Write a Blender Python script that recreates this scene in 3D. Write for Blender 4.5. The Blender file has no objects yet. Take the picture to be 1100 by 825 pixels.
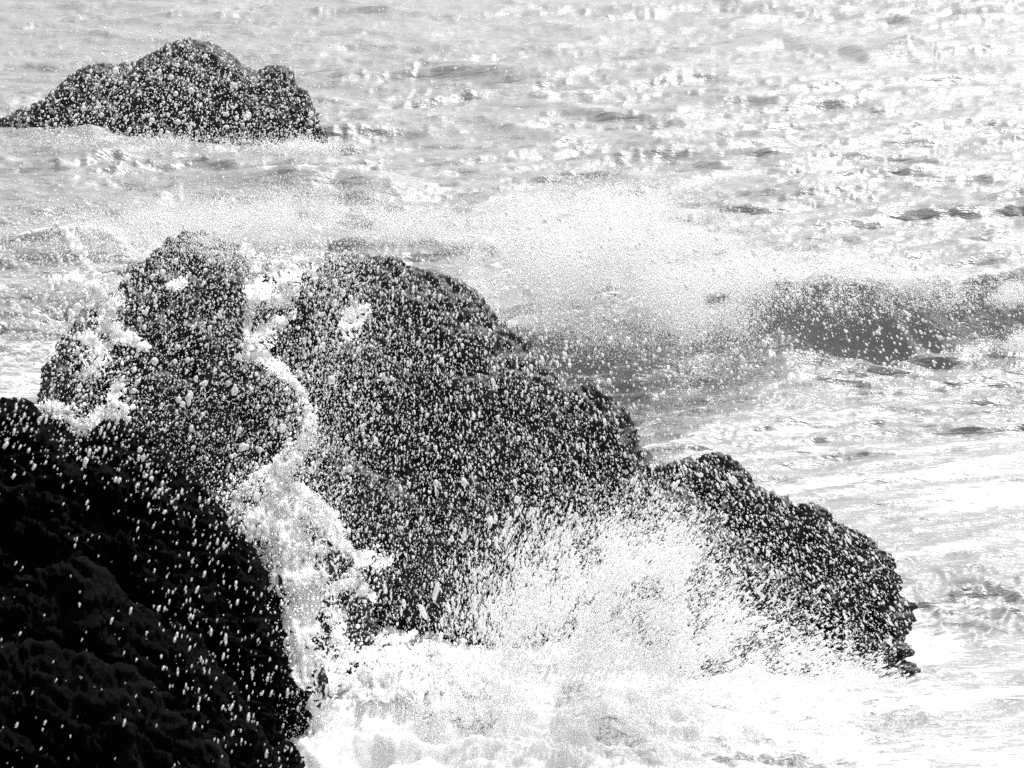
import bpy, math
import numpy as np

rng = np.random.default_rng(7)
C = bpy.context.scene.collection
scene = bpy.context.scene

# ----------------------------------------------------------------- camera maths
W, H = 1100.0, 825.0
HF = math.radians(10.0)
F = 550.0 / math.tan(HF)
PITCH = math.radians(14.5)
CAM = np.array([0.0, 0.0, 6.0])
RT = np.array([1.0, 0, 0])
UP = np.array([0, math.sin(PITCH), math.cos(PITCH)])
FW = np.array([0, math.cos(PITCH), -math.sin(PITCH)])


def ray(px, py):
    px = np.asarray(px, float); py = np.asarray(py, float)
    a = (px - W / 2) / F; b = (H / 2 - py) / F
    return FW + a[..., None] * RT + b[..., None] * UP


def at(px, py, Y):
    d = ray(px, py)
    return CAM + d * (np.asarray(Y, float) / d[..., 1])[..., None]


def ground(px, py, z=0.0):
    d = ray(px, py)
    return CAM + d * ((z - CAM[2]) / d[..., 2])[..., None]


def pxsize(Y):
    return np.asarray(Y) / math.cos(PITCH) / F


# ----------------------------------------------------------------- noise
_perm = rng.permutation(256).astype(np.int32)
_perm = np.concatenate([_perm, _perm, _perm])
_g = rng.normal(size=(256, 3)); _g /= np.linalg.norm(_g, axis=1)[:, None]
_g = _g.astype(np.float32)


def perlin(x, y, z):
    x, y, z = np.broadcast_arrays(np.asarray(x, np.float32), np.asarray(y, np.float32), np.asarray(z, np.float32))
    xi, yi, zi = np.floor(x), np.floor(y), np.floor(z)
    fx, fy, fz = x - xi, y - yi, z - zi
    xi = xi.astype(np.int32) & 255; yi = yi.astype(np.int32) & 255; zi = zi.astype(np.int32) & 255
    f = lambda t: t * t * t * (t * (t * 6 - 15) + 10)
    u, v, w = f(fx), f(fy), f(fz)
    out = 0
    for dx in (0, 1):
        for dy in (0, 1):
            for dz in (0, 1):
                g = _g[_perm[_perm[_perm[xi + dx] + yi + dy] + zi + dz]]
                d = g[..., 0] * (fx - dx) + g[..., 1] * (fy - dy) + g[..., 2] * (fz - dz)
                out = out + d * (u if dx else 1 - u) * (v if dy else 1 - v) * (w if dz else 1 - w)
    return out * 1.6


def fbm(x, y, z, o=4, gain=0.5):
    s = 0; a = 1.0; k = 1.0
    for i in range(o):
        s = s + a * perlin(x * k + 13.7 * i, y * k + 5.1 * i, z * k + 9.3 * i)
        a *= gain; k *= 2.03
    return s


def ridged(x, y, z, o=4, gain=0.5):
    s = 0; a = 1.0; k = 1.0
    for i in range(o):
        n = 1 - np.abs(perlin(x * k + 3.7 * i, y * k + 15.1 * i, z * k + 2.3 * i)) * 1.6
        s = s + a * n * np.abs(n)
        a *= gain; k *= 2.07
    return s


def sstep(a, b, x):
    t = np.clip((x - a) / (b - a), 0, 1)
    return t * t * (3 - 2 * t)


# ----------------------------------------------------------------- mesh helpers
def link(name, verts, faces, mat, parent=None, attrs=None, smooth=True):
    """verts (n,3); faces (m,3) or (m,4)"""
    me = bpy.data.meshes.new(name)
    verts = np.ascontiguousarray(verts, np.float32); faces = np.ascontiguousarray(faces, np.int32)
    k = faces.shape[1]
    me.vertices.add(len(verts)); me.vertices.foreach_set('co', verts.ravel())
    me.loops.add(faces.size); me.loops.foreach_set('vertex_index', faces.ravel())
    me.polygons.add(len(faces))
    me.polygons.foreach_set('loop_start', np.arange(0, faces.size, k, dtype=np.int32))
    me.update(calc_edges=True)
    if smooth:
        me.polygons.foreach_set('use_smooth', np.ones(len(faces), bool))
    for an, av in (attrs or {}).items():
        at_ = me.attributes.new(an, 'FLOAT', 'POINT'); at_.data.foreach_set('value', np.ascontiguousarray(av, np.float32))
    me.materials.append(mat)
    o = bpy.data.objects.new(name, me); C.objects.link(o)
    if parent: o.parent = parent
    return o


def tag(o, label=None, cat=None, kind=None):
    if label: o['label'] = label
    if cat: o['category'] = cat
    if kind: o['kind'] = kind
    return o


def grid_faces(nu, nv, off=0):
    i = np.arange(nu - 1)[:, None] * nv + np.arange(nv - 1)[None, :]
    i = i.ravel() + off
    return np.stack([i, i + 1, i + nv + 1, i + nv], 1)


def ico(sub=0):
    t = (1 + 5 ** .5) / 2
    v = np.array([(-1, t, 0), (1, t, 0), (-1, -t, 0), (1, -t, 0), (0, -1, t), (0, 1, t), (0, -1, -t), (0, 1, -t),
                  (t, 0, -1), (t, 0, 1), (-t, 0, -1), (-t, 0, 1)], float)
    v /= np.linalg.norm(v, axis=1)[:, None]
    f = [(0, 11, 5), (0, 5, 1), (0, 1, 7), (0, 7, 10), (0, 10, 11), (1, 5, 9), (5, 11, 4), (11, 10, 2), (10, 7, 6), (7, 1, 8),
         (3, 9, 4), (3, 4, 2), (3, 2, 6), (3, 6, 8), (3, 8, 9), (4, 9, 5), (2, 4, 11), (6, 2, 10), (8, 6, 7), (9, 8, 1)]
    v = list(map(tuple, v))
    for _ in range(sub):
        cache = {}; nf = []
        def mid(a, b):
            key = (min(a, b), max(a, b))
            if key not in cache:
                m = np.array(v[a]) + np.array(v[b]); m /= np.linalg.norm(m); v.append(tuple(m)); cache[key] = len(v) - 1
            return cache[key]
        for a, b, c in f:
            ab, bc, ca = mid(a, b), mid(b, c), mid(c, a)
            nf += [(a, ab, ca), (b, bc, ab), (c, ca, bc), (ab, bc, ca)]
        f = nf
    return np.array(v), np.array(f)


ICO0, ICO1 = ico(0), ico(1)
OCT = (np.array([(1, 0, 0), (-1, 0, 0), (0, 1, 0), (0, -1, 0), (0, 0, 1), (0, 0, -1)], float),
       np.array([(0, 2, 4), (2, 1, 4), (1, 3, 4), (3, 0, 4), (2, 0, 5), (1, 2, 5), (3, 1, 5), (0, 3, 5)]))
TET = (np.array([(1, 1, 1), (-1, -1, 1), (-1, 1, -1), (1, -1, -1)], float) / 3 ** .5,
       np.array([(0, 2, 1), (0, 1, 3), (0, 3, 2), (1, 2, 3)]))


def droplets(P, r, e, ang, template, wob=0.0):
    """P centres, r radius, e elongation, ang = image-plane angle of the long axis (radians from the horizontal)"""
    tv, tf = template
    n = len(P)
    ax = np.cos(ang)[:, None] * RT + np.sin(ang)[:, None] * UP + 0.25 * rng.normal(size=(n, 1)) * FW
    ax /= np.linalg.norm(ax, axis=1)[:, None]
    b = np.cross(ax, FW); b /= np.linalg.norm(b, axis=1)[:, None]
    c = np.cross(ax, b)
    k = tv.shape[0]
    spin = rng.uniform(0, 6.28, n)
    b2 = b * np.cos(spin)[:, None] + c * np.sin(spin)[:, None]; c2 = np.cross(ax, b2)
    V = np.empty((n, k, 3), np.float32)
    wobm = 1 + wob * rng.normal(size=(n, k)) if wob else 1.0
    for j in range(3):
        V[:, :, j] = P[:, j:j + 1] + r[:, None] * wobm * (
            tv[None, :, 2] * e[:, None] * ax[:, j:j + 1] + tv[None, :, 0] * b2[:, j:j + 1] + tv[None, :, 1] * c2[:, j:j + 1])
    Fc = (tf[None] + (np.arange(n) * k)[:, None, None]).reshape(-1, 3)
    return V.reshape(-1, 3), Fc


def merge(parts):
    vs, fs, off = [], [], 0
    for v, f in parts:
        vs.append(v); fs.append(f + off); off += len(v)
    return np.concatenate(vs), np.concatenate(fs)


# ----------------------------------------------------------------- materials
def new_mat(name):
    m = bpy.data.materials.new(name); m.use_nodes = True
    nt = m.node_tree; nt.nodes.clear()
    return m, nt, nt.nodes, nt.links


def mat_rock(name, c0, c1, rough=0.55, scale=1.0, spec=0.35, bump=0.35):
    m, nt, N, L = new_mat(name)
    out = N.new('ShaderNodeOutputMaterial'); p = N.new('ShaderNodeBsdfPrincipled')
    tc = N.new('ShaderNodeTexCoord')
    n1 = N.new('ShaderNodeTexNoise'); n1.inputs['Scale'].default_value = 3.2 * scale; n1.inputs['Detail'].default_value = 9; n1.inputs['Roughness'].default_value = .65
    n2 = N.new('ShaderNodeTexNoise'); n2.inputs['Scale'].default_value = 22 * scale; n2.inputs['Detail'].default_value = 8; n2.inputs['Roughness'].default_value = .7
    vo = N.new('ShaderNodeTexVoronoi'); vo.inputs['Scale'].default_value = 14 * scale
    L.new(tc.outputs['Object'], n1.inputs['Vector']); L.new(tc.outputs['Object'], n2.inputs['Vector']); L.new(tc.outputs['Object'], vo.inputs['Vector'])
    cr = N.new('ShaderNodeValToRGB')
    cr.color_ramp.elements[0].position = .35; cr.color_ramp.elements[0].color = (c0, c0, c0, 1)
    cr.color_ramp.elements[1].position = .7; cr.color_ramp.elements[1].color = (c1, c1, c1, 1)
    L.new(n1.outputs['Fac'], cr.inputs['Fac']); L.new(cr.outputs['Color'], p.inputs['Base Color'])
    p.inputs['Roughness'].default_value = rough; p.inputs['Specular IOR Level'].default_value = spec
    ad = N.new('ShaderNodeMath'); ad.operation = 'ADD'
    mu = N.new('ShaderNodeMath'); mu.operation = 'MULTIPLY'; mu.inputs[1].default_value = .15
    L.new(vo.outputs['Distance'], mu.inputs[0]); L.new(n2.outputs['Fac'], ad.inputs[0]); L.new(mu.outputs[0], ad.inputs[1])
    b = N.new('ShaderNodeBump'); b.inputs['Strength'].default_value = bump; b.inputs['Distance'].default_value = .06
    L.new(ad.outputs[0], b.inputs['Height']); L.new(b.outputs['Normal'], p.inputs['Normal'])
    L.new(p.outputs[0], out.inputs['Surface'])
    return m


def mat_spray(name, col=.98, radius=.03, clear=.36):
    """white aerated water: light enters, scatters inside and leaves on any side, so it glows when lit from behind"""
    m, nt, N, L = new_mat(name)
    out = N.new('ShaderNodeOutputMaterial')
    p = N.new('ShaderNodeBsdfPrincipled'); p.subsurface_method = 'RANDOM_WALK'
    p.inputs['Base Color'].default_value = (col, col, col, 1)
    p.inputs['Subsurface Weight'].default_value = 1.0
    p.inputs['Subsurface Radius'].default_value = (1, 1, 1); p.inputs['Subsurface Scale'].default_value = radius
    p.inputs['Roughness'].default_value = .5; p.inputs['Specular IOR Level'].default_value = .2
    if clear:
        tr = N.new('ShaderNodeBsdfTransparent'); m2 = N.new('ShaderNodeMixShader'); m2.inputs[0].default_value = clear
        L.new(p.outputs[0], m2.inputs[1]); L.new(tr.outputs[0], m2.inputs[2]); L.new(m2.outputs[0], out.inputs['Surface'])
    else:
        L.new(p.outputs[0], out.inputs['Surface'])
    return m


def mat_sea():
    m, nt, N, L = new_mat('sea_water')
    out = N.new('ShaderNodeOutputMaterial')
    geo = N.new('ShaderNodeNewGeometry')
    w = N.new('ShaderNodeBsdfPrincipled')
    w.inputs['Base Color'].default_value = (WATER, WATER, WATER, 1); w.inputs['Roughness'].default_value = .33; w.inputs['IOR'].default_value = 1.33
    f = N.new('ShaderNodeBsdfPrincipled')
    f.inputs['Subsurface Weight'].default_value = .6; f.inputs['Subsurface Radius'].default_value = (1, 1, 1); f.inputs['Subsurface Scale'].default_value = .12
    f.inputs['Base Color'].default_value = (.8, .8, .8, 1); f.inputs['Roughness'].default_value = .8; f.inputs['Specular IOR Level'].default_value = .1
    mp = N.new('ShaderNodeMapping'); mp.inputs['Scale'].default_value = (.75, 2.9, 1); mp.inputs['Rotation'].default_value = (0, 0, math.radians(-14))
    L.new(geo.outputs['Position'], mp.inputs['Vector'])
    n1 = N.new('ShaderNodeTexNoise'); n1.inputs['Scale'].default_value = 4.5; n1.inputs['Detail'].default_value = 4; n1.inputs['Roughness'].default_value = .6
    L.new(mp.outputs[0], n1.inputs['Vector'])
    b1 = N.new('ShaderNodeBump'); b1.inputs['Strength'].default_value = .75; b1.inputs['Distance'].default_value = .05
    L.new(n1.outputs['Fac'], b1.inputs['Height']); L.new(b1.outputs[0], w.inputs['Normal'])
    n2 = N.new('ShaderNodeTexNoise'); n2.inputs['Scale'].default_value = 16; n2.inputs['Detail'].default_value = 6; n2.inputs['Roughness'].default_value = .65
    L.new(geo.outputs['Position'], n2.inputs['Vector'])
    b2 = N.new('ShaderNodeBump'); b2.inputs['Strength'].default_value = .5; b2.inputs['Distance'].default_value = .04
    L.new(n2.outputs['Fac'], b2.inputs['Height']); L.new(b2.outputs[0], f.inputs['Normal'])
    at_ = N.new('ShaderNodeAttribute'); at_.attribute_name = 'foam'
    n3 = N.new('ShaderNodeTexNoise'); n3.inputs['Scale'].default_value = 9; n3.inputs['Detail'].default_value = 8; n3.inputs['Roughness'].default_value = .7
    L.new(mp.outputs[0], n3.inputs['Vector'])
    s = N.new('ShaderNodeMath'); s.operation = 'MULTIPLY_ADD'; s.inputs[1].default_value = 1.1
    L.new(n3.outputs['Fac'], s.inputs[0]); L.new(at_.outputs['Fac'], s.inputs[2])
    mr = N.new('ShaderNodeMapRange'); mr.interpolation_type = 'SMOOTHSTEP'
    mr.inputs['From Min'].default_value = .92; mr.inputs['From Max'].default_value = 1.18
    L.new(s.outputs[0], mr.inputs['Value'])
    mx = N.new('ShaderNodeMixShader')
    L.new(mr.outputs['Result'], mx.inputs[0]); L.new(w.outputs[0], mx.inputs[1]); L.new(f.outputs[0], mx.inputs[2])
    L.new(mx.outputs[0], out.inputs['Surface'])
    return m


WATER = .26
M_sea = mat_sea()
M_rock = mat_rock('wet_dark_rock', .012, .04, .5)
M_far = mat_rock('distant_rock', .015, .045, .6, 1.2)
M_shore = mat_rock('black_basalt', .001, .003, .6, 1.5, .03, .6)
M_spray = mat_spray('white_spray')
M_water = mat_spray('white_water', .96, .12, 0.0)

# ----------------------------------------------------------------- the sea
NX, NY = 900, 980
pxs = np.linspace(-420, 1520, NX)
dep = np.concatenate([np.linspace(math.radians(31), math.radians(6.2), NY - 60),
                      np.radians(6.2) * np.geomspace(.985, .02, 60)])       # depression of each row, out to ~2.7 km
rowY = 6.0 / np.tan(dep)
rowpy = H / 2 + F * np.tan(dep - PITCH)
ax_ = (pxs - W / 2) / F
# same bearing columns: x grows with distance
dist_fac = np.cos(PITCH) + (-(rowpy - H / 2) / F) * np.sin(PITCH)
X = ax_[None, :] * (rowY / dist_fac)[:, None]
Y = np.repeat(rowY[:, None], NX, 1)
PX = np.repeat(pxs[None, :], NY, 0); PY = np.repeat(rowpy[:, None], NX, 1)

th = math.radians(9)
S = X * math.cos(th) + Y * math.sin(th)      # along the crests
T = -X * math.sin(th) + Y * math.cos(th)     # across them
fade = np.clip(60 / Y, 0, 1)
nearcalm = sstep(15, 26, Y)                  # the surf near the rocks is smoother, foam-covered
h = .16 * fbm(S / 9, T / 4.2, 0.3, 2)
warp = .5 * perlin(S / 2, T / 2.2, 8.0) + .12 * perlin(S / .6, T / .5, 8.5)
def crests(x, y, z, o=4, gain=0.5):
    """ridged noise whose finer octaves stay long along the crest"""
    s = 0; a = 1.0; kx = ky = 1.0
    for i in range(o):
        n = 1 - np.abs(perlin(x * kx + 3.7 * i, y * ky + 15.1 * i, z * ky + 2.3 * i)) * 1.6
        s = s + a * n * np.abs(n)
        a *= gain; kx *= 1.45; ky *= 2.07
    return s


def turned(deg):
    c_, s_ = math.cos(math.radians(deg)), math.sin(math.radians(deg))
    return S * c_ + T * s_, -S * s_ + T * c_


Sa, Ta = turned(11); Sb, Tb = turned(-13)
r1 = crests(S / 3.0 + 2, (T + warp) / 1.5, 1.7, 4, .45)
r2 = np.maximum(crests(Sa / 2.3, (Ta + .5 * warp) / .6, 4.1, 4, .5), crests(Sb / 2.3, (Tb + .5 * warp) / .6, 14.1, 3, .5)) - .2
r3 = np.maximum(crests(Sa / 1.3, (Ta + .25 * warp) / .26, 6.1, 2, .5), crests(Sb / 1.3, (Tb + .25 * warp) / .26, 16.1, 2, .5)) - .2
h += (.02 + .08 * nearcalm) * (r1 - .6) + (.008 + .058 * nearcalm) * (r2 - .6) + (.005 + .028 * nearcalm) * np.clip(32 / Y, 0, 1) * (r3 - .6)
# gusty groups: some patches steeper
h *= .75 + .5 * sstep(-.3, .5, perlin(S / 8, T / 6, 5.5))

foam = np.full(X.shape, .12)
foam += .16 * sstep(1.5, 2.3, r1 + .4 * r2)                   # whitecaps on crests
foam += .22 * sstep(0.1, .6, fbm(S / 6, T / 2.2, 9.1, 3))


def ridge(pts, heights, front, back, face_foam=0.0, sharp=1.0):
    """a wave: foot line given along the picture, height along it, front and back widths in metres"""
    global h, foam
    p = np.array(pts, float); g = ground(p[:, 0], p[:, 1])
    xs = np.linspace(p[0, 0], p[-1, 0], 300)
    yb = np.interp(PX, p[:, 0], g[:, 1], left=g[0, 1], right=g[-1, 1])
    hh = np.interp(PX, p[:, 0], heights, left=heights[0], right=heights[-1])
    wob = .12 * fbm(X / 1.5, PY * 0, 3.3 + p[0, 1], 2)
    d = Y - yb + wob
    rise = sstep(0, front, d)
    fall = 1 - sstep(front * .9, front + back, d)
    lump = 1 + .18 * fbm(X / .5, Y / .3, 7.7, 3)
    prof = np.minimum(rise, fall) * hh * lump
    h = h * (1 - .5 * np.minimum(rise, fall) * (hh > .05)) + prof
    inside = (d > -.05) & (d < front * .95) & (hh > .1)
    foam = np.where(inside, np.minimum(foam, face_foam) , foam)
    top = np.exp(-((d - front * 1.25) / (.35 * front + .1)) ** 2) * np.clip(hh / .3, 0, 1)
    foam = np.maximum(foam, top * .55)


# the breaking wave right of the big rock
ridge([(480, 425), (560, 412), (640, 408), (720, 400), (790, 392), (880, 394), (960, 392), (1020, 382), (1070, 377), (1160, 362), (1400, 330)],
      [0.1, .36, .44, .44, .52, .68, .60, .46, .52, .55, .4], .55, 1.6)
# waves behind the big rock on the left
ridge([(-200, 300), (0, 296), (75, 292), (150, 290), (230, 280), (300, 285), (420, 284), (520, 284), (600, 290)], [.2, .22, .36, .25, .1, .1, .18, .15, 0], .6, 1.2)
ridge([(-200, 345), (0, 344), (60, 340), (120, 338), (170, 335), (230, 335)], [.2, .24, .2, .18, .05, 0], .5, 1.0)
ridge([(180, 222), (240, 222), (330, 220), (420, 222), (470, 224)], [0, .18, .3, .2, 0], .9, 1.6)
ridge([(700, 100), (760, 70), (800, 63), (840, 58), (900, 66), (930, 76), (975, 72), (1010, 78)], [0, .04, .10, .2, .12, .15, .24, 0], 1.0, 2.0)

# surf zone foam: long streaks drawn out by the backwash, rising to the right
th2 = math.radians(20)
S2 = X * math.cos(th2) + Y * math.sin(th2); T2 = -X * math.sin(th2) + Y * math.cos(th2)
streak = fbm(S2 / 1.6, T2 / .20, 11.0, 4) * .55 + fbm(S2 / 3, T2 / .8, 12.0, 3) * .55
surf = sstep(395, 450, PY) * sstep(560, 700, PX)
foam = foam * (1 - surf) + surf * np.clip(.33 + .46 * streak, 0, .95)
trough = np.exp(-((PY - 408 + .06 * (PX - 880)) / 17) ** 2) * sstep(540, 640, PX) * (.55 + .45 * np.exp(-((PX - 890) / 110) ** 2))
foam = foam * (1 - .75 * np.clip(trough, 0, 1))
lf = sstep(345, 375, PY) * sstep(440, 420, PY) * sstep(260, 120, PX)
foam = np.maximum(foam, lf * (.46 + .3 * streak))
# white water round the rocks
base = np.exp(-((PX - 960) / 90) ** 2 - ((PY - 690) / 32) ** 2) * .9
foam = np.maximum(foam, base)
bott = sstep(655, 745, PY + 40 * fbm(PX / 80, PY / 60, 3.0, 3)) * sstep(1150, 820, PX + .6 * (PY - 760) + 110 * fbm(PX / 120, PY / 40, 63.0, 3))
swirl = fbm(X / .8 + .5 * fbm(X / 1.2, Y / 1.2, 55.0, 2), Y / .45, 51.0, 4, .55)
foam = np.maximum(foam, bott * np.clip(.72 + .42 * swirl + .45 * sstep(640, 360, PX), .3, 1.15))
# churned heap of white water at the foot of the big rock
lump = .5 * fbm(X / .45, Y / .45, 21.0, 5, .55) + .5 * ridged(X / .7, Y / .7, 22.0, 4, .55)
heap = sstep(675, 720, PY) * np.exp(-np.maximum(0, (PX - 560) / 260) ** 2) * sstep(220, 330, PX)
h += heap * (.10 + .13 * lump)
h += bott * (.035 * lump + .05 * swirl)
sw = np.exp(-((PX - 1060) / 90) ** 2 - ((PY - 640) / 40) ** 2)
h += sw * .07 * ridged(X / .5, Y / .4, 31.0, 4)
foam = np.where(sw > .5, np.maximum(foam - .12, 0), foam)

lean = (.03 + .07 * nearcalm) * (.5 * r1 + .5 * r2) * np.clip(Y / 20, .3, 1) * np.clip(60 / Y, .2, 1)      # crests lean towards the shore
Y = Y - np.where(Y < 120, lean * 1.1, 0)
h *= np.where(Y > 120, np.clip(120 / Y, 0, 1), 1)
sea = link('sea', np.stack([X, Y, h], -1).reshape(-1, 3), grid_faces(NY, NX), M_sea, attrs={'foam': foam.ravel()})
tag(sea, 'choppy pale sea glittering in back light with foam streaks and a breaking wave', 'sea', 'structure')

# ----------------------------------------------------------------- rocks


def crest_dense(pts, n):
    p = np.array(pts, float)
    t = np.concatenate([[0], np.cumsum(np.hypot(np.diff(p[:, 0]), np.diff(p[:, 1])))])
    u = np.linspace(0, t[-1], n)
    q = np.stack([np.interp(u, t, p[:, j]) for j in range(p.shape[1])], 1)
    # round the polyline a little
    k = np.array([1, 2, 3, 2, 1.]); k /= k.sum()
    for j in range(p.shape[1]):
        q[2:-2, j] = np.convolve(q[:, j], k, 'valid')
    return q


def loft(pts, nu, nvf, nvb, wf, wb, zb=-.5, rnd=2.0, amp=.22, sc=1.0, seed=0.0, out=0.0, keep=.12):
    """crest line -> rock body: a front that falls to the water towards the shore and a back"""
    q = crest_dense(pts, nu)
    P0 = at(q[:, 0], q[:, 1], q[:, 2])
    wfu = np.interp(np.linspace(0, 1, nu), np.linspace(0, 1, len(wf)), wf)
    wbu = np.interp(np.linspace(0, 1, nu), np.linspace(0, 1, len(wb)), wb)
    s = np.concatenate([-np.linspace(1, 0, nvb + 1)[:-1], np.linspace(0, 1, nvf)])
    a = np.abs(s)
    g = 1 - (1 - a) ** rnd
    V = np.empty((nu, len(s), 3))
    uu = np.linspace(-1, 1, nu)[:, None]
    V[..., 0] = P0[:, 0:1] + out * uu * g[None] * np.abs(uu)
    V[..., 1] = P0[:, 1:2] + np.where(s[None] >= 0, -wfu[:, None], wbu[:, None]) * g[None]
    V[..., 2] = P0[:, 2:3] - np.maximum(P0[:, 2:3] - zb, .02) * (a ** 1.15)[None]
    # craggy relief along the surface normal
    du = np.gradient(V, axis=0); dv = np.gradient(V, axis=1)
    n = np.cross(du, dv); n /= np.maximum(np.linalg.norm(n, axis=2), 1e-9)[..., None]
    flip = np.sign((n[..., 1] * np.where(s[None] >= 0, -1, 1) + .6 * n[..., 2])); n *= np.where(flip == 0, 1, flip)[..., None]
    x, y, z = V[..., 0] * sc, V[..., 1] * sc, V[..., 2] * sc
    # strata dipping to the right
    ca, sa = math.cos(.6), math.sin(.6)
    xs, zs = x * ca - z * sa, x * sa + z * ca
    big = ridged(x * .9 + seed, y * .9, z * .9, 3, .5) - .8
    mid = fbm(xs * 1.3 + seed, y * 2.2 + .5 * big, zs * 3.4, 4, .58)
    fin = .9 - ridged(xs * 3.6 + seed, y * 6, zs * 8.5, 4, .6)
    fine = fbm(x * 22 + seed, y * 22, z * 22, 3, .6)
    kf = keep + (1 - keep) * sstep(0, .25, a)[None]
    D = amp * kf * (.55 * big + .55 * mid) + amp * (.25 * fin + .11 * fine) * (.45 + .55 * kf)
    return (V + n * D[..., None]).reshape(-1, 3), grid_faces(nu, len(s))


MAIN = [(20, 560), (28, 500), (38, 440), (45, 405), (58, 370), (80, 350), (102, 334), (118, 316), (138, 296), (150, 283), (165, 268), (185, 255),
        (205, 249), (230, 256), (255, 261), (278, 270), (300, 280), (318, 283), (342, 278), (370, 274), (393, 272), (420, 277), (446, 284), (497, 302), (510, 311),
        (530, 335), (560, 360), (585, 385), (602, 410), (610, 418), (617, 418), (624, 413), (640, 414), (656, 422), (668, 434), (679, 455), (684, 479), (700, 494),
        (716, 503), (730, 501), (745, 496), (765, 487), (785, 489), (800, 503), (815, 522), (840, 535), (850, 541), (862, 540), (882, 546), (900, 562),
        (930, 575), (955, 588), (969, 600), (968, 640), (973, 660), (978, 684), (984, 715)]
MAIN = [((x - 9 if x > 940 else x) - (7 if y > 635 and x > 900 else 0), y) for x, y in MAIN]
my = np.interp([p[0] for p in MAIN], [0, 150, 400, 620, 780, 970, 1000], [17.3, 18.0, 18.0, 17.7, 17.3, 16.75, 16.4])
main_pts = [(p[0], p[1], y) for p, y in zip(MAIN, my)]
v1 = loft(main_pts, 640, 210, 60, [.6, 1.2, 1.7, 1.7, 1.5, 1.4, 1.2, .9, .55, .25], [.6, 1.6, 2.2, 2.2, 1.8, 1.4, 1.0, .7, .5, .3], amp=.24, seed=3.1)
# shoulder in front of the notch and a knob low down by the white water
v2 = loft([(600, 640, 16.9), (640, 560, 16.9), (680, 520, 16.9), (712, 515, 16.85), (745, 530, 16.8), (790, 575, 16.7), (850, 640, 16.5), (890, 700, 16.3)],
          260, 120, 20, [.3, .6, .8, .7, .5, .3], [.4, .5, .5, .4], amp=.16, seed=8.0)
v3 = loft([(338, 705, 16.1), (342, 640, 16.1), (338, 605, 16.1), (350, 588, 16.1), (372, 588, 16.1), (388, 612, 16.1), (398, 660, 16.1), (420, 705, 16.1)],
          180, 80, 20, [.15, .3, .3, .15], [.3, .4, .4, .3], amp=.10, sc=1.6, seed=5.0)
rock = link('rock', *merge([v1, v2, v3]), M_rock)
tag(rock, 'large dark craggy outcrop in the middle veiled by drops, ridge sloping down to right', 'rock')

FARR = [(-14, 140), (3, 126), (20, 118), (45, 108), (60, 95), (75, 80), (95, 70), (112, 67), (122, 69), (145, 66), (165, 55), (185, 45),
        (203, 40), (225, 45), (245, 55), (260, 68), (275, 76), (290, 70), (305, 70), (315, 76), (318, 90), (331, 98), (335, 112), (347, 138), (352, 150)]
fy = np.interp([p[0] for p in FARR], [0, 60, 200, 310, 350], [36.0, 36.3, 36.4, 36.2, 35.6])
v = loft([(p[0], p[1], y) for p, y in zip(FARR, fy)], 380, 120, 40, [.5, 1.1, 1.3, 1.3, 1.2, 1.1, .4], [.5, 1.2, 1.6, 1.5, 1, .6, .3], amp=.15, sc=1.1, seed=11, keep=.05)
far = link('rock', *v, M_far)
tag(far, 'distant low dark sea rock with a rounded peak, standing alone in the choppy water', 'rock')

SHORE = [(-60, 400), (-20, 415), (0, 424), (25, 428), (40, 440), (60, 450), (72, 452), (80, 464), (87, 474), (93, 468), (101, 455), (120, 450), (132, 453), (145, 460), (160, 470), (175, 485),
         (200, 507), (225, 528), (238, 550), (246, 574), (260, 574), (277, 592), (290, 612), (300, 632), (310, 662), (318, 690), (316, 706), (308, 722), (310, 745), (312, 772), (322, 800), (342, 828), (352, 860), (360, 900)]
SHORE = [(x - 24 * min(max((y - 560) / 120, 0), 1), y) for x, y in SHORE]
sy = np.interp([p[1] for p in SHORE], [400, 560, 700, 830], [14.6, 14.5, 14.3, 14.0])
s1 = loft([(p[0], p[1], y) for p, y in zip(SHORE, sy)], 620, 220, 40, [1.6, 1.6, 1.4, 1.1, .8, .5], [1.2, 1.2, 1.0, .8, .4, .2], amp=.22, sc=1.2, seed=21, keep=.08)
s2 = loft([(-60, 650, 13.3), (-20, 640, 13.3), (40, 612, 13.3), (75, 598, 13.3), (95, 597, 13.3), (112, 608, 13.3), (135, 640, 13.3), (175, 662, 13.3), (215, 685, 13.3), (250, 735, 13.3), (285, 790, 13.2), (320, 870, 13.1)],
          360, 160, 30, [1.2, 1.2, 1.0, .6], [.8, .9, .8, .5], amp=.2, sc=1.3, seed=31)
s3 = loft([(-60, 700, 12.3), (0, 692, 12.3), (50, 690, 12.3), (90, 705, 12.3), (140, 715, 12.3), (180, 760, 12.3), (230, 800, 12.2), (270, 880, 12.1)],
          320, 140, 30, [1.2, 1.0, .6], [.8, .9, .6], amp=.2, sc=1.3, seed=41)
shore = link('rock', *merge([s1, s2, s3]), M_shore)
tag(shore, 'near-black rugged shore rock filling the lower left corner, with stepped ledges', 'rock')

v = loft([(327, 765, 15.4), (332, 732, 15.4), (337, 714, 15.4), (346, 713, 15.4), (353, 732, 15.4), (354, 765, 15.4)], 110, 60, 20, [.1, .18, .1], [.15, .2, .15], amp=.06, sc=2.2, seed=51)
knob = link('rock', *v, M_rock)
tag(knob, 'small dark wet rock nearly buried in white water between the two big rocks', 'rock')

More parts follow.
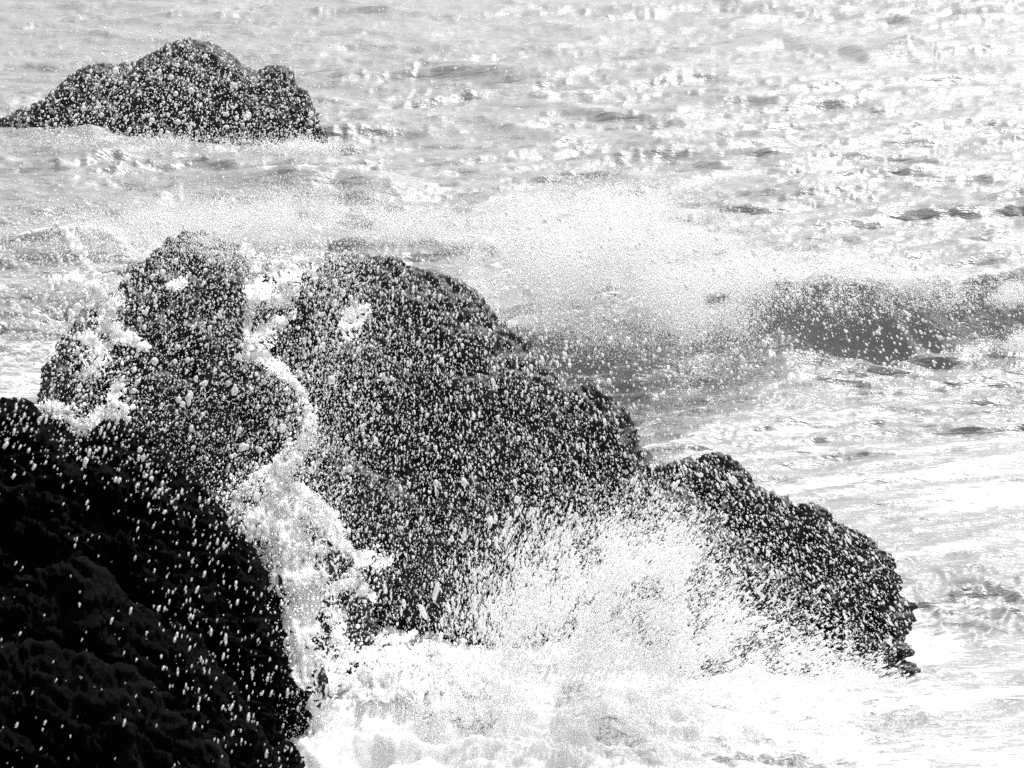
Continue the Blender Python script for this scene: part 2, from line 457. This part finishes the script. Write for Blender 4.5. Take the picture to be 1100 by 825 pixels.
# ----------------------------------------------------------------- spray
def poly_sample(poly, n, soft=12):
    p = np.array(poly, float); lo, hi = p.min(0), p.max(0)
    res = []; got = 0
    while got < n:
        q = rng.uniform(lo, hi, (n * 2, 2))
        ins = np.zeros(len(q), bool); j = len(p) - 1
        for i in range(len(p)):
            c = ((p[i, 1] > q[:, 1]) != (p[j, 1] > q[:, 1])) & (q[:, 0] < (p[j, 0] - p[i, 0]) * (q[:, 1] - p[i, 1]) / (p[j, 1] - p[i, 1] + 1e-9) + p[i, 0])
            ins ^= c; j = i
        q = q[ins]; res.append(q); got += len(q)
    return np.concatenate(res)[:n] + rng.normal(0, soft, (n, 2))


def fall_angle(px):
    """how the flying drops lean: / on the left, \\ on the right"""
    d = np.interp(px, [0, 300, 480, 600, 800, 1000], [-24, -12, 2, 14, 28, 42])
    return np.radians(90 + d)


def cloud(q, y0, y1, med, sig, cap, e0=1.2, e1=2.2, ang=None, clump=0.0, jit=.12):
    """q = bearings of the drops; each gets its own distance between y0 and y1"""
    n = len(q)
    if clump:
        w = fbm(q[:, 0] / 45, q[:, 1] / 45, 4.4, 3)
        keepm = rng.uniform(size=n) < np.clip(.55 + clump * w, .04, 1)
        q = q[keepm]; n = len(q)
    Yd = rng.uniform(y0, y1, n)
    P = at(q[:, 0], q[:, 1], Yd)
    rp = np.clip(np.exp(rng.normal(math.log(med), sig, n)), .28, cap)
    e = rng.uniform(e0, e1, n) / (1 + .12 * np.maximum(rp - 2, 0)); e = np.maximum(e, .95)
    a = (fall_angle(q[:, 0]) if ang is None else ang(q)) + rng.normal(0, jit, n)
    ok = P[:, 2] > .02
    return P[ok], (rp * pxsize(Yd))[ok], e[ok], a[ok], rp[ok]


def build(parts):
    P, r, e, a, rp = [np.concatenate(z) for z in zip(*parts)]
    out = []
    m = rp < .8
    if m.any(): out.append(droplets(P[m], r[m] * 1.15, e[m], a[m], OCT))
    m = (rp >= .8) & (rp < 2.2)
    if m.any(): out.append(droplets(P[m], r[m], e[m], a[m], ICO0, .1))
    m = rp >= 2.2
    if m.any(): out.append(droplets(P[m], r[m], e[m], a[m], ICO1, .03))
    return merge(out)


outline = [(p[0], p[1]) for p in MAIN]
MAINP = outline + [(960, 720), (340, 720), (40, 600)]
LEFTP = [(30, 430), (60, 350), (140, 280), (200, 235), (300, 250), (390, 262), (400, 420), (350, 640), (260, 580), (120, 460)]
MIDP = [(330, 270), (420, 265), (500, 300), (610, 410), (690, 480), (720, 560), (640, 640), (520, 720), (350, 700), (300, 560)]
RIGHTP = [(690, 480), (775, 480), (860, 530), (975, 590), (985, 690), (900, 715), (760, 650), (640, 560)]
FARP = [(0, 125), (60, 92), (100, 64), (200, 32), (260, 62), (320, 70), (356, 156), (200, 158), (40, 150)]
veil = [
    cloud(poly_sample(LEFTP, 5400, 22), 13.8, 16.6, .70, .60, 4.4, 1.0, 2.0, clump=.5),
    cloud(poly_sample(LEFTP, 13000, 22), 13.8, 16.6, .48, .3, 1.4, 1.1, 2.2),
    cloud(poly_sample(MIDP, 8400, 24), 13.5, 16.2, .56, .5, 3.4, 1.4, 3.0, clump=.4),
    cloud(poly_sample(MIDP, 15000, 24), 13.5, 16.2, .42, .3, 1.2, 1.4, 2.8),
    cloud(poly_sample(RIGHTP, 1800, 14), 13.8, 15.9, .62, .5, 3.4, 1.5, 3.2),
    cloud(poly_sample(RIGHTP, 4500, 14), 13.8, 15.9, .42, .3, 1.2, 1.5, 3),
    cloud(poly_sample(FARP, 1350, 10), 16, 26, .82, .5, 3.2, .9, 1.4),
    cloud(poly_sample(FARP, 3000, 10), 16, 26, .55, .3, 1.4, .9, 1.5),
    cloud(poly_sample([(-20, 225), (170, 235), (150, 300), (60, 380), (-20, 400)], 2200, 14), 14.5, 17, .85, .5, 4, .9, 1.6),
    cloud(poly_sample([(-20, 0), (560, 0), (560, 260), (-20, 260)], 4500, 40), 14, 24, .5, .4, 1.8, .9, 1.6),
    cloud(poly_sample([(500, 240), (1110, 280), (1110, 430), (600, 430), (500, 330)], 2600, 16), 15, 20, .85, .42, 3.0, 1.2, 2.2),
    # drops passing in front of the black shore rock
    cloud(poly_sample([(-10, 420), (130, 445), (250, 570), (200, 560), (100, 500), (-10, 480)], 520, 16), 11.5, 13, .62, .5, 3.0, 1.5, 3.2),
    cloud(poly_sample([(250, 575), (318, 690), (345, 830), (260, 825), (180, 700), (150, 560)], 400, 18), 11.2, 12.6, .58, .5, 3.0, 1.8, 4.0),
    cloud(poly_sample([(0, 430), (300, 620), (320, 825), (0, 825)], 150, 20), 11.2, 12.2, .55, .5, 2.0, 1.8, 4),
]
sp = link('spray', *build(veil), M_spray)
tag(sp, 'countless white water drops flying in front of the dark rocks', 'spray', 'stuff')


# the burst at the foot of the big rock, thrown outwards from the water
def fan_angle(q):
    return np.arctan2(-(q[:, 1] - 840), (q[:, 0] - 560)) * .75 + np.radians(8)


def gauss(blobs):
    return [np.stack([rng.normal(cx, sx, n), rng.normal(cy, sy, n)], 1) for cx, cy, sx, sy, n in blobs]


burst = []
for cx, cy, sx, sy, n in [(640, 640, 50, 42, 7000), (700, 610, 42, 32, 4200), (610, 690, 60, 32, 4200), (720, 680, 70, 34, 6000),
                          (800, 716, 62, 18, 4000), (880, 728, 48, 12, 1700), (680, 585, 40, 22, 1800), (545, 650, 34, 45, 1900),
                          (740, 645, 35, 35, 2000), (560, 725, 60, 25, 1500), (790, 680, 50, 20, 900)]:
    q = np.stack([rng.normal(cx, sx, n), rng.normal(cy, sy, n)], 1)
    q = q[(q[:, 1] < 735) | (rng.uniform(size=n) < .3)]
    burst.append(cloud(q, 14.9, 16.0, .66, .5, 3.2, 1.6, 4.6, fan_angle, clump=1.0, jit=.16))
    q = q + rng.normal(0, 12, q.shape)
    burst.append(cloud(q, 14.9, 16.0, .42, .35, 1.2, 1.4, 4.0, fan_angle))
bu = link('splash', *build(burst), M_spray)
tag(bu, 'white burst of spray fanning up from the foot of the big rock at lower right', 'splash', 'stuff')

# fine mist blown off the breaking wave and over the water
mist = []
for cx, cy, sx, sy, n, y0, y1 in [
        (600, 275, 45, 32, 30000, 22, 24.5), (670, 262, 42, 30, 32000, 22, 25), (720, 300, 40, 34, 30000, 22, 24.5), (560, 300, 30, 30, 14000, 21, 23.5),
        (650, 312, 60, 26, 22000, 21.5, 23.5), (650, 228, 40, 14, 9000, 23, 26), (620, 352, 60, 16, 3500, 22, 23.3), (770, 330, 24, 34, 15000, 22.5, 24),
        (820, 300, 34, 14, 12000, 23.5, 25), (890, 290, 45, 9, 12000, 24, 25.2), (960, 300, 35, 9, 9000, 24, 25.2), (1030, 318, 35, 9, 8000, 24, 25.2), (1085, 316, 30, 8, 8000, 24, 25.2),
        (880, 318, 70, 16, 4000, 23, 23.8), (1092, 366, 16, 6, 2500, 22.5, 23.4),
        (180, 238, 60, 7, 8000, 24, 27), (300, 236, 70, 8, 14000, 23, 27), (430, 240, 45, 10, 8000, 22, 26), (300, 218, 80, 12, 5000, 24, 27),
        (170, 151, 90, 4, 2600, 34.0, 34.9), (322, 158, 24, 4, 2600, 33.2, 34.0), (90, 250, 50, 18, 3500, 20, 24), (210, 258, 50, 14, 3500, 16, 17), (310, 276, 46, 8, 2000, 16, 17),
        (480, 770, 110, 24, 9000, 14.3, 15.0), (700, 765, 130, 26, 13000, 14.3, 15.0), (880, 770, 90, 20, 6000, 14.3, 15.0)]:
    q = np.stack([rng.normal(cx, sx, n), rng.normal(cy, sy, n)], 1)
    q = np.concatenate([q, q + rng.normal(0, 5, q.shape)])
    mist.append(cloud(q, y0, y1, .42, .3, 1.3, 1.0, 1.8, clump=.6))
P, r, e, a, rp = [np.concatenate(z) for z in zip(*mist)]
ms = link('mist', *droplets(P, r * 1.2, e, a, OCT), M_spray)
tag(ms, 'fine white mist blown off the breaking wave behind the rocks', 'mist', 'stuff')


# ----------------------------------------------------------------- thrown sheets and strands of white water
def seg_dist(px, py, line):
    """distance in px to a polyline with half-widths, divided by the local half-width"""
    best = np.full(px.shape, 1e9)
    for (x0, y0, w0), (x1, y1, w1) in zip(line[:-1], line[1:]):
        dx, dy = x1 - x0, y1 - y0
        t = np.clip(((px - x0) * dx + (py - y0) * dy) / (dx * dx + dy * dy + 1e-9), 0, 1)
        d = np.hypot(px - x0 - t * dx, py - y0 - t * dy) / (w0 + t * (w1 - w0))
        best = np.minimum(best, d)
    return best


def water_sheet(lines, Yc, seed, res=.75, web=15.0, lace=1.25, thr=.72, thick=.035, wav=.12, reach=2.3, warpk=7.0, ck=1.25, brk=.25, lean=None, rel=.03):
    """thrown water: solid along its spine, torn into looping strands and drops at the edges"""
    allp = np.array([p for l in lines for p in l], float); m = allp[:, 2].max() * 2.6 + 6
    gx = np.arange(allp[:, 0].min() - m, allp[:, 0].max() + m, res); gy = np.arange(allp[:, 1].min() - m, allp[:, 1].max() + m, res)
    px, py = np.meshgrid(gx, gy, indexing='ij')
    wx = px + warpk * fbm(px / 26, py / 26, seed, 3); wy = py + warpk * fbm(px / 26, py / 26, seed + 40, 3)
    d = np.full(px.shape, 1e9)
    for l in lines: d = np.minimum(d, seg_dist(wx, wy, l))
    core = np.exp(-d ** 2); edge = np.exp(-(d / reach) ** 2)
    n = fbm(wx / web, wy / (web * 1.25), seed + 3, 2, .45)
    n2 = perlin(wx / (web * .45), wy / (web * .55), seed + 9)
    w = np.maximum(np.clip(1 - np.abs(n) * 3.6, 0, 1), .85 * np.clip(1 - np.abs(n2) * 3.0, 0, 1))
    M = ck * core + lace * edge * w - thr + brk * np.sqrt(core) * fbm(px / 10, py / 10, seed + 5, 3)
    M[[0, -1]] = -1; M[:, [0, -1]] = -1
    t = thick * np.sqrt(np.clip(M, 0, 1.2)) * (.75 + .5 * fbm(px / 7, py / 10, seed + 12, 3))
    t = np.where(M > 0, np.maximum(t, .0015), 0)
    Yd = (Yc if lean is None else np.interp(py, *lean)) + wav * fbm(px / 45, py / 45, seed + 20, 3) + rel * fbm(px / 8, py / 26, seed + 25, 3, .5)
    keepc = (M[:-1, :-1] > 0) | (M[1:, :-1] > 0) | (M[:-1, 1:] > 0) | (M[1:, 1:] > 0)
    nv = len(gy)
    front = at(px, py, Yd - t).reshape(-1, 3); back = at(px, py, Yd + t).reshape(-1, 3)
    q = grid_faces(len(gx), nv)[keepc.ravel()]
    tri = np.concatenate([q[:, [0, 1, 2]], q[:, [0, 2, 3]]])
    solid = (M > 0).ravel(); off = len(front)
    bi = np.arange(off); bi = np.where(solid, bi + off, bi)          # rims are shared by the two faces
    tri = np.concatenate([tri, bi[tri][:, ::-1]])
    V = np.concatenate([front, back])
    used = np.unique(tri); remap = np.zeros(len(V), np.int64); remap[used] = np.arange(len(used))
    return V[used], remap[tri]


def drops_round(groups, y0, y1, med=.8, sig=.5, cap=4.0):
    fr = []
    for cx, cy, sx, sy, n in groups:
        fr.append(cloud(np.stack([rng.normal(cx, sx, n), rng.normal(cy, sy, n)], 1), y0, y1, med, sig, cap, 1, 1.9))
    return build(fr)


YC = 15.3
column = [[(300, 512, 10), (300, 540, 22), (305, 570, 27), (316, 600, 25), (326, 640, 20), (326, 690, 14), (322, 735, 15), (326, 790, 22)],
          [(304, 548, 12), (335, 548, 13), (355, 570, 9), (366, 588, 5)], [(300, 530, 10), (278, 552, 7), (266, 575, 5)]]
column = [[(x_, y_, w_ * .84) for x_, y_, w_ in l_] for l_ in column]
v = water_sheet(column, YC, 2.0, thick=.035, wav=.10, web=17, lean=([500, 790], [16.25, 15.0]), rel=.05, brk=.5, lace=1.4)
cas = link('splash', *merge([v, drops_round([(300, 545, 36, 26, 500), (335, 620, 30, 45, 450), (330, 700, 22, 40, 250), (250, 530, 14, 20, 200)], YC - .2, YC + .2, .7, .45, 2.1)]), M_water)
tag(cas, 'tall column of white water squirting up between the shore rock and the big rock', 'splash')
lace = [
    ([[(300, 520, 9), (310, 495, 6), (324, 470, 5), (327, 440, 5), (318, 412, 4.5), (304, 398, 5), (288, 390, 5), (272, 382, 4)], [(325, 440, 3), (338, 455, 3), (334, 478, 4), (312, 496, 4)],
      [(255, 545, 3), (264, 520, 4), (284, 505, 4), (306, 498, 4)]], 7.0),
    ([[(266, 268, 2.5), (275, 285, 4), (272, 320, 4), (268, 350, 3.4), (272, 384, 4)], [(272, 300, 4), (284, 316, 6), (300, 319, 6), (312, 308, 5), (316, 288, 4), (304, 284, 3), (295, 300, 3)],
      [(272, 368, 3), (290, 356, 4), (304, 347, 3)], [(341, 262, 4), (342, 280, 3.4), (338, 300, 2.4)]], 11.0),
    ([[(302, 535, 4), (318, 522, 4), (332, 540, 4), (345, 552, 3.5), (358, 556, 4), (364, 575, 3), (374, 590, 3), (388, 605, 3.5), (395, 598, 2)], [(404, 607, 3), (412, 604, 3.4), (420, 608, 2.4)]], 17.0),
    ([[(362, 634, 4), (376, 624, 5), (388, 630, 4), (397, 639, 3)], [(358, 656, 4), (362, 676, 5), (370, 694, 3), (376, 706, 3)]], 19.0),
    ([[(375, 358, 3), (381, 343, 5), (386, 335, 4.4)]], 23.0)]
for ln, sd in lace:
    ln = [[(x_, y_, w_ * (.62 if sd == 7.0 else .9)) for x_, y_, w_ in l_] for l_ in ln]
    pts = np.array([p_[:2] for l_ in ln for p_ in l_])
    fly = drops_round([(x_, y_, 10, 11, 30) for x_, y_ in pts], YC - .2, YC + .2, .65, .5, 2.6)
    link('water_strand', *merge([fly, water_sheet(ln, YC, sd, res=.55, thick=.02, wav=.15, web=8.5, reach=3.4, warpk=9, lace=1.5, ck=.66, brk=.85)]), M_water, parent=cas)

YJ = 15.2
jet = [[(76, 250, 4), (77, 264, 3.4), (84, 276, 2.6), (92, 288, 3), (100, 300, 5), (108, 315, 5.5), (112, 330, 6), (116, 342, 5), (113, 350, 4), (125, 357, 5), (140, 366, 4), (161, 374, 2.6)],
       [(61, 312, 3), (62, 300, 4), (85, 297, 3.5), (100, 300, 4)], [(112, 325, 4), (124, 322, 4.5), (131, 324, 3)],
       [(96, 362, 4), (103, 372, 5), (108, 385, 4.5), (100, 398, 5), (94, 405, 4)], [(108, 385, 3), (116, 372, 3), (118, 362, 3)],
       [(131, 440, 3), (120, 428, 4), (128, 412, 3)], [(180, 308, 3), (190, 303, 4), (201, 299, 3)], [(40, 440, 4), (60, 436, 5), (85, 462, 5), (110, 446, 6), (130, 446, 4)]]
v = water_sheet(jet, YJ, 29.0, res=.55, thick=.02, wav=.12, web=8.5, reach=2.7, warpk=6, lace=1.4, ck=.85, brk=.6)
jt = link('water_jet', *merge([v, drops_round([(105, 340, 25, 40, 260), (105, 400, 25, 25, 260), (95, 445, 34, 10, 260)], YJ - .2, YJ + .2)]), M_water)
tag(jt, 'thin twisted jet of water thrown up at the left end of the big rock', 'water jet')

# torn lip of the white water heap
YL = 15.7
lip = [[(345, 712, 8), (372, 708, 8), (400, 704, 8), (430, 710, 8), (470, 712, 8), (500, 730, 9), (520, 760, 10)],
       [(395, 694, 4), (410, 690, 4), (432, 684, 2.5), (446, 680, 2)], [(446, 706, 4), (448, 697, 3), (458, 693, 3), (470, 695, 3), (484, 706, 4)],
       [(424, 706, 3), (423, 697, 2.5), (432, 694, 2.5), (440, 708, 4)], [(408, 690, 2.4), (404, 682, 2.5), (411, 677, 2.4)],
       [(345, 730, 10), (400, 735, 12), (460, 742, 12), (510, 770, 12)]]
v = water_sheet(lip, YL - .25, 33.0, thick=.03, wav=.12, web=15, reach=2.4, warpk=7, ck=1.0, brk=.5, lace=1.35, lean=([690, 770], [15.9, 15.1]), rel=.05)
lp = link('foam_lip', *merge([v, drops_round([(380, 705, 30, 12, 400), (450, 706, 35, 12, 500), (505, 740, 25, 22, 700)], YL - .5, YL + .1)]), M_water)
tag(lp, 'torn frothy lip of the white water heap at the foot of the big rock', 'foam')

# ----------------------------------------------------------------- light, world, camera
SUN_EL, SUN_AZ = math.radians(54), math.radians(26)      # behind the rocks and to the right
w = bpy.data.worlds.new('World'); scene.world = w; w.use_nodes = True
nt = w.node_tree; bg = nt.nodes['Background']
sky = nt.nodes.new('ShaderNodeTexSky'); sky.sky_type = 'NISHITA'; sky.sun_disc = False
sky.sun_elevation = SUN_EL; sky.sun_rotation = SUN_AZ
sky.dust_density = 3.0; sky.air_density = 1.0
bw = nt.nodes.new('ShaderNodeRGBToBW')
nt.links.new(sky.outputs[0], bw.inputs[0]); nt.links.new(bw.outputs[0], bg.inputs['Color'])
bg.inputs['Strength'].default_value = .15

sl = bpy.data.lights.new('sun', 'SUN'); sl.energy = 3.6; sl.angle = math.radians(.53); sl.color = (1, 1, 1)
so = bpy.data.objects.new('sun', sl); C.objects.link(so)
so.rotation_euler = (math.pi / 2 - SUN_EL, 0, math.pi - SUN_AZ)

cd = bpy.data.cameras.new('camera'); cam = bpy.data.objects.new('camera', cd); C.objects.link(cam)
cam.location = CAM; cam.rotation_euler = (math.pi / 2 - PITCH, 0, 0)
cd.sensor_width = 36; cd.lens = 18 / math.tan(HF); cd.clip_start = .1; cd.clip_end = 6000
cd.dof.use_dof = True; cd.dof.focus_distance = 22; cd.dof.aperture_fstop = 7
scene.camera = cam

scene.view_settings.view_transform = 'Standard'; scene.view_settings.look = 'None'
scene.view_settings.gamma = 1; scene.view_settings.exposure = .48
scene.cycles.max_bounces = 14; scene.cycles.diffuse_bounces = 12; scene.cycles.glossy_bounces = 3
scene.cycles.use_denoising = False
scene.cycles.sample_clamp_indirect = 8
